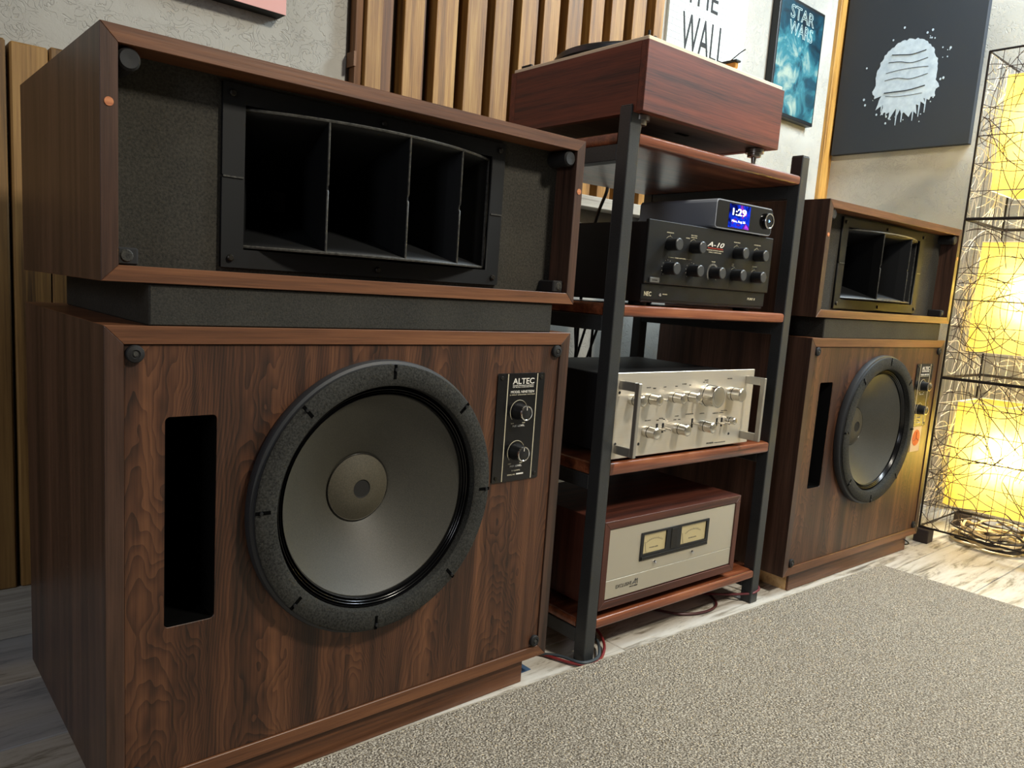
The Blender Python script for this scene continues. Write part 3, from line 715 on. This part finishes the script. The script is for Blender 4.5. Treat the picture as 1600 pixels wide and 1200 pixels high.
# ------------------------------------------------------------------ power amplifier
M = thing('power_amplifier', 'wood-cased silver power amplifier with two meters on the lowest shelf', 'power amplifier', (QX,QY,0), QA)
mx0,mx1,mz0,mz1 = .0303,.4860,.1020,.2830
mt = .0165
for s, nm in (('top','top_board'),('bottom','bottom_board'),('left','side_board'),('right','side_board')):
    obj(nm, mitre_board(s, mx0,mx1,mz0,mz1,mt,.270,0.001), darkmah('x') if s in('top','bottom') else darkmah('z'), M)
for x in (.07,.44):
    for y in (.06,.22): obj('foot', lathe(bmesh.new(), [(0,.0853),(.017,.0853),(.019,.087),(.019,.1018)], x,0,'z',20,cy=y), blackm, M)
obj('shadow_gap', B(mx0+mt,mx1-mt,.008,.012,mz0+mt,mz1-mt), blackm, M)
fr = plate([[(.0485,.1600),(.4685,.1600),(.4685,.2645),(.0485,.2645)], [(.1435,.1840),(.3725,.1840),(.3725,.2440),(.1435,.2440)]], .003,.0075)
fp = obj('front_panel', fr, m4_alu, M)
obj('lower_panel', B(.0485,.4685,.003,.0075,.1210,.1592,bev=.0004), m4_alu, M)
wf = obj('meter_window', plate([[(.1437,.1842),(.3723,.1842),(.3723,.2438),(.1437,.2438)],[(.1520,.1975),(.2255,.1975),(.2255,.2395),(.1520,.2395)],[(.2745,.1975),(.3640,.1975),(.3640,.2395),(.2745,.2395)]], .0012,.0040), blackp, M)
obj('window_divider', B(.2400,.2600,.0002,.0015,.1965,.2410,bev=.0006), gloss_b, wf)
obj('window_sill', B(.1470,.3690,-.0006,.0015,.1860,.1930,bev=.0008), gloss_b, wf)
def meter_mat():
    m, nt, b = newmat('meter_face'); b.inputs['Base Color'].default_value = srgb((190,174,126)); b.inputs['Roughness'].default_value = .5
    b.inputs['Emission Color'].default_value = srgb((230,205,140)); b.inputs['Emission Strength'].default_value = .06; return m
mface = meter_mat()
glass = bpy.data.materials.new('window_glass'); glass.use_nodes = True; gt = glass.node_tree
for n in list(gt.nodes): gt.nodes.remove(n)
go = gt.nodes.new('ShaderNodeOutputMaterial'); gm = gt.nodes.new('ShaderNodeMixShader'); g1 = gt.nodes.new('ShaderNodeBsdfTransparent'); g2 = gt.nodes.new('ShaderNodeBsdfGlossy')
g2.inputs['Roughness'].default_value = .05; gm.inputs[0].default_value = .08; gt.links.new(g1.outputs[0],gm.inputs[1]); gt.links.new(g2.outputs[0],gm.inputs[2]); gt.links.new(gm.outputs[0],go.inputs[0])
for a,b in ((.1525,.2250),(.2750,.3635)):
    me_ = obj('meter', B(a,b,.0042,.0060,.1980,.2390), mface, M)
    cxm = (a+b)/2; bm = bmesh.new()
    tube(bm, [(cxm+.040*math.cos(R(q)),.0040,.1985+.028*math.sin(R(q))) for q in range(50,131,8)], .0003, 4)
    for q in range(50,131,8): tube(bm, [(cxm+.040*math.cos(R(q)),.0040,.1985+.028*math.sin(R(q))),(cxm+.043*math.cos(R(q)),.0040,.1985+.031*math.sin(R(q)))], .0003, 4)
    tube(bm, [(a+.012,.0040,.199),(a+.006,.0040,.223)], .0004, 4)
    obj('meter_scale', bm, dark_print, me_)
    text('POWER LEVEL', cxm-.014,cxm+.014,.2070,.2092,.0041,me_,dark_print)
    obj('glass_pane', B(a,b,.0030,.0035,.1980,.2390), glass, me_)
for x in (.1925,.3190):
    obj('stud', lathe(bmesh.new(), [(0,-.003),(.0028,-.0025),(.0040,0),(.0042,.0032)], x,.1750,'y',20), chrome, M, True)
text('EXCLUSIVE', .0790,.1270,.1388,.1462,.0028,M,dark_print)
bm = bmesh.new(); tube(bm, [(.1300,.0028,.1385),(.1385,.0028,.1495),(.1385,.0028,.1385)], .0009,4); tube(bm, [(.1385,.0028,.1440),(.1440,.0028,.1490),(.1440,.0028,.1385)], .0009,4); tube(bm,[(.1300,.0028,.1415),(.1385,.0028,.1415)],.0007,4)
obj('emblem', bm, dark_print, M)
text('PIONEER', .1215,.1465,.1335,.1362,.0028,M,dark_print,bold=.01)

# ------------------------------------------------------------------ wall pictures
cv = thing('pink_canvas', 'pink box canvas high on the back wall above the left loudspeaker', 'picture', (-.10,.70,1.252))
obj('canvas_front', B(0,.6175,-.040,-.0385,0,.62), plain('pink_paint',(222,170,164),.8), cv)
obj('canvas_sides', B(.0002,.6173,-.0385,-.0005,.0002,.6198), plain('canvas_edge_black',(12,12,12),.7), cv)
po = thing('white_poster', 'white board printed with grey rectangles and black words, behind the turntable', 'picture', (1.809,.70,1.44))
obj('board', B(0,.427,-.010,-.0005,0,.62,bev=.0008), plain('poster_white',(208,214,212),.6), po)
bm = bmesh.new(); rh = .0195; bw = .040; zz = 0; ri = 0
while zz < .62:
    box(bm, 0.001,.426,-.0103,-.0099,zz-.0005,zz+.0005)
    x = (bw/2 if ri%2 else bw)
    while x < .42: box(bm, x-.0005,x+.0005,-.0103,-.0099,zz,min(zz+rh,.62)); x += bw
    zz += rh; ri += 1
obj('printed_grid', bm, plain('grid_grey',(120,124,120),.7), po, kind='stuff')
text('THE', .075,.255,.222,.300,-.0104,po,blackm,name='lettering')
text('WALL', .070,.312,.070,.190,-.0104,po,blackm,name='lettering')
fm = thing('framed_poster', 'narrow black-framed blue-green poster with outlined title, behind the turntable', 'picture', (2.404,.70,1.418))
obj('frame', B(0,.325,-.030,-.0005,0,.416,bev=.003,seg=2), blackp, fm)
def teal_mat():
    m, nt, b = newmat('teal_cloud_print'); v = mapping(nt, (1,1,1)); n = noise(nt, v, 9, 5, .6, .6)
    sx = N(nt,'ShaderNodeSeparateXYZ'); nt.links.new(v, sx.inputs[0])
    hh = mathn(nt,'SUBTRACT', n, mathn(nt,'MULTIPLY', mathn(nt,'ABSOLUTE', mathn(nt,'SUBTRACT', sx.outputs[2], .17)), 1.2))
    c = ramp(nt, hh, [(.20,(12,28,38)),(.34,(18,62,78)),(.44,(50,112,124)),(.56,(150,164,152))])
    nt.links.new(c, b.inputs['Base Color']); b.inputs['Roughness'].default_value = .35; return m
pr_ = obj('print', B(.010,.315,-.0312,-.0298,.012,.404,bev=.0004), teal_mat(), fm)
ol = plain('title_outline',(200,224,222),.5)
text('STAR', .075,.245,.345,.392,-.0316,pr_,ol,outline=True,depth=.0005)
text('WARS', .075,.245,.290,.338,-.0316,pr_,ol,outline=True,depth=.0005)
bc = thing('black_canvas', 'large black canvas with pale brush mark on the right wall above the far loudspeaker', 'picture', (WX,.675,1.340))
obj('canvas', B(-.027,-.0005,-.508,0,0,.66,bev=.001), plain('canvas_black',(38,42,48),.75), bc)
# pale daub: rounded blot with ragged lower edge (a plain stand-in), local: y = -(across), z = up
def blob(bm, pts, x0, x1): prism(bm, pts, 'x', x0, x1)
bm = bmesh.new(); rnd = random.Random(3); pts = []
cyb, czb = -.255,.270
for i in range(90):
    a = 2*math.pi*i/90; rr = 1+.03*rnd.uniform(-1,1)
    ry_, rz_ = .112, .135
    if math.sin(a) < -.25: rr *= 1+rnd.uniform(-.16,.22)
    pts.append((cyb+ry_*rr*math.cos(a), czb+rz_*rr*math.sin(a)))
blob(bm, pts, -.0282,-.0268)
for q in range(34):
    a = rnd.uniform(0,2*math.pi); d = rnd.uniform(1.08,1.45); yy = cyb+.112*d*math.cos(a); z_ = czb+.135*d*math.sin(a); r_ = rnd.uniform(.0012,.004)
    blob(bm, [(yy+r_*math.cos(k_),z_+r_*1.3*math.sin(k_)) for k_ in [j*.785 for j in range(8)]], -.0280,-.0268)
for q in range(9):
    yy = cyb-.085+.02*q; l_ = rnd.uniform(.02,.065); z_ = czb-.12*math.sqrt(max(.1,1-((yy-cyb)/.115)**2))
    blob(bm, [(yy-.004,z_+.02),(yy+.004,z_+.02),(yy+.001,z_-l_),(yy-.001,z_-l_)], -.0280,-.0268)
obj('brush_mark', bm, speckled('pale_blue_paint',(170,184,196),(200,212,220),40,.6,.3), bc)
bm = bmesh.new()
for q in range(6):
    z_ = czb-.07+.032*q+rnd.uniform(-.006,.006); w1 = .10*math.sqrt(1-((z_-czb)/.14)**2)
    sm_ = smoothpts([(-.0284,cyb-w1*.8,z_),(-.0284,cyb-w1*.2,z_+rnd.uniform(-.012,.012)),(-.0284,cyb+w1*.3,z_+rnd.uniform(-.012,.012)),(-.0284,cyb+w1*.75,z_+rnd.uniform(-.01,.01))],5)
    tube(bm, sm_, rnd.uniform(.0008,.0022), 5)
obj('dark_strokes', bm, plain('canvas_black',(38,42,48),.75), bc)
text('R.K.', -.470+.0,-.448,.035,.047,-.0275,bc,plain('sig_grey',(90,98,104),.8),name='signature') if False else None

# ------------------------------------------------------------------ wire cage lamp tower
LT = thing('floor_lamp', 'tall tower of three black wire cages with glowing yellow shades by the right wall', 'lamp', (2.41,-.033,0))
CW = .342
wire_b = plain('black_wire',(30,23,20),.5,.3); wire_f = plain('lamplit_front_wire',(66,50,40),.6)  # front tangle is a browner copy of the black wire, lamp light painted in
wire_p = plain('lamplit_pale_wire',(214,208,196),.6)  # pale colour stands in for lamp light on the far wires
rnd = random.Random(11)
zu = [(.047,.5285),(.5315,1.0145),(1.0175,1.5020)]
def arc_curve(rnd, w, z0, z1):
    cx = rnd.uniform(-.1*w,1.1*w); cz = rnd.uniform(z0-.02,z1+.02); r = rnd.choice((.04,.06,.09,.14,.2,.3,.45))*rnd.uniform(.8,1.2)
    a0 = rnd.uniform(0,6.28); span = rnd.uniform(3.0,6.2) if r < .12 else rnd.uniform(1.2,2.8); n = 26; e = rnd.uniform(.7,1.3)
    return [(cx+r*math.cos(a0+span*i/n), cz+r*e*math.sin(a0+span*i/n)) for i in range(n+1)]
def emit_runs(bm, pts, f, w, z0, z1, r):
    run = []
    for p in pts:
        if 0 <= p[0] <= w and z0 <= p[1] <= z1: run.append(f(*p))
        else:
            if len(run) > 2: tube(bm, run, r, 4)
            run = []
    if len(run) > 2: tube(bm, run, r, 4)
for ui,(z0,z1) in enumerate(zu):
    bm = bmesh.new()
    for z in (z0,z1):
        tube(bm, [(0,0,z),(CW,0,z),(CW,-CW,z),(0,-CW,z)], .0034, 6, True)
    for x,y in ((0,0),(CW,0),(CW,-CW),(0,-CW)): tube(bm, [(x,y,z0),(x,y,z1)], .0034, 6)
    for z in ((z0+z1)/2,): tube(bm, [(0,0,z),(CW,0,z),(CW,-CW,z),(0,-CW,z)], .0016, 5, True)
    fr_ = obj('cage_frame', bm, wire_b, LT, True)
    # faces: front (x=0), back (x=CW), side (y=0), side (y=-CW)
    faces = (lambda a,z: (0.0+rnd.uniform(-.001,.001),-a,z), lambda a,z: (CW,-a,z), lambda a,z: (a,0.0,z), lambda a,z: (a,-CW,z))
    for fi,f in enumerate(faces):
        bm = bmesh.new()
        nv = 9
        for i in range(1,nv): a = CW*i/nv; tube(bm, [f(a,z0),f(a+rnd.uniform(-.003,.003),(z0+z1)/2),f(a,z1)], .0011, 4)
        for i in range(1,6): z = z0+(z1-z0)*i/6; tube(bm, [f(0,z),f(CW/2,z+rnd.uniform(-.003,.003)),f(CW,z)], .0011, 4)
        for q in range((64,54,54,20)[fi]): emit_runs(bm, arc_curve(rnd,CW,z0,z1), f, CW, z0, z1, .0011)
        for q in range(7):
            a0,a1 = rnd.uniform(0,CW),rnd.uniform(0,CW); b0,b1 = rnd.uniform(z0,z1),rnd.uniform(z0,z1)
            tube(bm, [f(a0,b0),f(a1,b1)], .0013, 4)
        obj('wire_tangle', bm, wire_f if fi in (0,3) else wire_p, fr_, kind='stuff')
    for x,y in ((.01,-.02),(.01,-CW+.02),(CW-.01,-.02)):
        if ui < 2: obj('clip', B(x-.012,x-.006,y-.006,y+.006,z1-.001,z1+.004), blackm, fr_)
for x in (0,CW-.0):
    for y in (-.016,-CW+.016):
        obj('foot', B(x-.022,x+.022,y-.022,y+.022,0.0005,.0440,bev=.002), plain('foot_dark',(40,30,28),.6), LT)
def shade_mat():
    m, nt, b = newmat('glowing_yellow_paper'); v = mapping(nt, (1,1,1)); n = noise(nt, v, 18, 4, .6)
    c = ramp(nt, n, [(.3,(242,212,104)),(.7,(255,236,140))])
    tr = N(nt,'ShaderNodeBsdfTranslucent'); df = N(nt,'ShaderNodeBsdfDiffuse'); mx = N(nt,'ShaderNodeMixShader'); mx.inputs[0].default_value = .62
    nt.links.new(c, tr.inputs[0]); nt.links.new(c, df.inputs[0]); nt.links.new(df.outputs[0], mx.inputs[1]); nt.links.new(tr.outputs[0], mx.inputs[2])
    nt.links.new(mx.outputs[0], nt.nodes['Material Output'].inputs[0]); return m
sh_m = shade_mat(); bulb_m = plain('lit_bulb',(255,255,255),.5,emit=(255,244,220),es=7)
sx0,sx1,sy0,sy1 = .085,.315,-.315,-.030
for (z0,z1) in ((.116,.455),(.615,.955),(1.110,1.450)):
    bm = bmesh.new()
    ring = [(sx0,sy1),(sx1,sy1),(sx1,sy0),(sx0,sy0)]
    lo = [bm.verts.new((x,y,z0)) for x,y in ring]; hi = [bm.verts.new((x,y,z1)) for x,y in ring]
    for i in range(4): bm.faces.new((lo[i],lo[(i+1)%4],hi[(i+1)%4],hi[i]))
    sh = obj('lamp_shade', bm, sh_m, LT)
    for zr in (z0,z1): obj('shade_wire', tube(bmesh.new(), [(x,y,zr) for x,y in ring], .0015, 6, True), wire_p, sh)
    obj('shade_wire', tube(bmesh.new(), [(sx0,(sy0+sy1)/2,z1),(sx1,(sy0+sy1)/2,z1)], .0014, 6), wire_p, sh)
    cx, cy, cz = (sx0+sx1)/2-.02,(sy0+sy1)/2-.01,(z0+z1)/2+.01
    obj('lamp_holder', lathe(bmesh.new(), [(0,cz+.035),(.014,cz+.035),(.016,cz+.06),(.008,cz+.075),(.002,cz+.08),(.002,z1)], cx,0,'z',16,cy=cy), blackm, sh)
    bu = obj('bulb', lathe(bmesh.new(), [(0,cz-.03),(.014,cz-.026),(.024,cz-.012),(.028,cz+.004),(.022,cz+.020),(.013,cz+.034)], cx,0,'z',20,cy=cy), bulb_m, sh, True)
    pl_ = bpy.data.lights.new('bulb_light','POINT'); pl_.energy = 6.5; pl_.color = (1,.88,.62); pl_.shadow_soft_size = .03
    po_ = bpy.data.objects.new('bulb_light', pl_); COL.objects.link(po_); po_.parent = sh; po_.location = (cx-.045,cy,cz)

# ------------------------------------------------------------------ cables
def cable(name, label, pts, r, mat, n=7, group=None):
    o = obj(name, tube(bmesh.new(), smoothpts(pts,n), r, 8), mat, None, True); tag(o, label, 'cable', group); return o
red = plain('red_cable',(120,34,34),.45); blk = plain('black_cable',(20,20,22),.45); gry = plain('grey_cable',(58,66,72),.45); brn = plain('maroon_cable',(70,26,28),.45)
cable('speaker_cable','red speaker cable looping round the foot of the rack front-left post',
      [(.745,.30,.006),(.775,.16,.006),(.8127,.0629,.005),(.8248,.0301,.005),(.845,-.0115,.005),(.880,-.0235,.005),(.918,-.008,.005),(.950,.020,.012),(.955,.055,.03),(.93,.13,.05),(.92,.25,.04)], .0030, red)
cable('speaker_cable','dark grey speaker cable looping round the foot of the rack front-left post',
      [(.735,.36,.006),(.757,.22,.006),(.800,.085,.005),(.832,.030,.009),(.848,-.0135,.009),(.885,-.0200,.010),(.915,.000,.011),(.938,.028,.016),(.940,.065,.035),(.92,.14,.05),(.90,.27,.045)], .0032, gry)
cable('speaker_cable','maroon speaker cable curving on the floor below the lowest shelf',
      [(1.02,.35,.006),(1.12,.20,.005),(1.19,.075,.005),(1.2256,.0251,.005),(1.2845,.003,.005),(1.345,.012,.005),(1.385,.060,.006),(1.40,.13,.02),(1.38,.22,.05)], .0030, brn)
cable('speaker_cable','pinkish-red cable wrapped round the front-right post of the rack',
      [(1.20,.26,.005),(1.30,.13,.006),(1.39,.045,.010),(1.432,-.012,.022),(1.452,-.026,.028),(1.482,-.014,.030),(1.492,.03,.035),(1.47,.12,.05)], .0028, plain('pink_cable',(104,42,48),.45))
cable('black_cable','thin black cord looping out beside the plinth of the far loudspeaker',
      [(2.282,.10,.004),(2.280,.03,.004),(2.290,-.030,.006),(2.262,-.062,.022),(2.248,-.050,.036),(2.25,-.02,.045),(2.262,.03,.038),(2.275,.10,.02)], .0022, blk)
cable('black_cable','black cord hanging slantwise from the top shelf, behind the rack front-left post',
      [(1.32,.455,1.02),(1.335,.46,.99),(1.31,.47,.90),(1.29,.48,.70),(1.30,.49,.40)], .0045, blk)
for i,(xa,xb,lab) in enumerate(((1.30,1.335,'leftmost of the black cords crossing behind the rack above the preamplifier'),(1.345,1.318,'second black cord from the left crossing behind the rack above the preamplifier'),(1.372,1.385,'black cord hanging nearest the front-left post behind the rack'),(1.395,1.36,'black cord crossing behind the rack on the far side of the front-left post'))):
    cable('black_cable', lab, [(xa,.50,.70),(xa+.003,.505,.64),((xa+xb)/2,.51,.57),(xb,.515,.50),(xb-.004,.51,.40),(xb,.50,.02)], .0038, blk)
# coil of pale and dark cable on the floor under the lamp
cc = thing('cable_coil', 'untidy coil of pale and dark cable on the floor under the wire lamp', 'cable', (2.58,-.20,0))
for nm,mt_,sd in (('pale_loops',plain('pale_cable',(190,170,130),.6),5),('dark_loops',plain('dark_cable',(48,38,30),.6),9)):
    r_ = random.Random(sd); pts = []
    for i in range(70):
        a = i*.55; rr = r_.uniform(.07,.115); pts.append((rr*math.cos(a), 1.15*rr*math.sin(a), .008+.0009*i*r_.uniform(.5,1.1)))
    obj(nm, tube(bmesh.new(), smoothpts(pts,4), .0036, 6), mt_, cc, True)
tag(obj('blue_patch', B(-.02,.02,-.012,.014,.0003,.0010), plain('patch_blue',(70,98,132),.6), None), 'small flat blue tape on the floor at the near loudspeaker plinth', 'patch').location = (.738,.045,0)  # thin flat blue piece lying on the planks
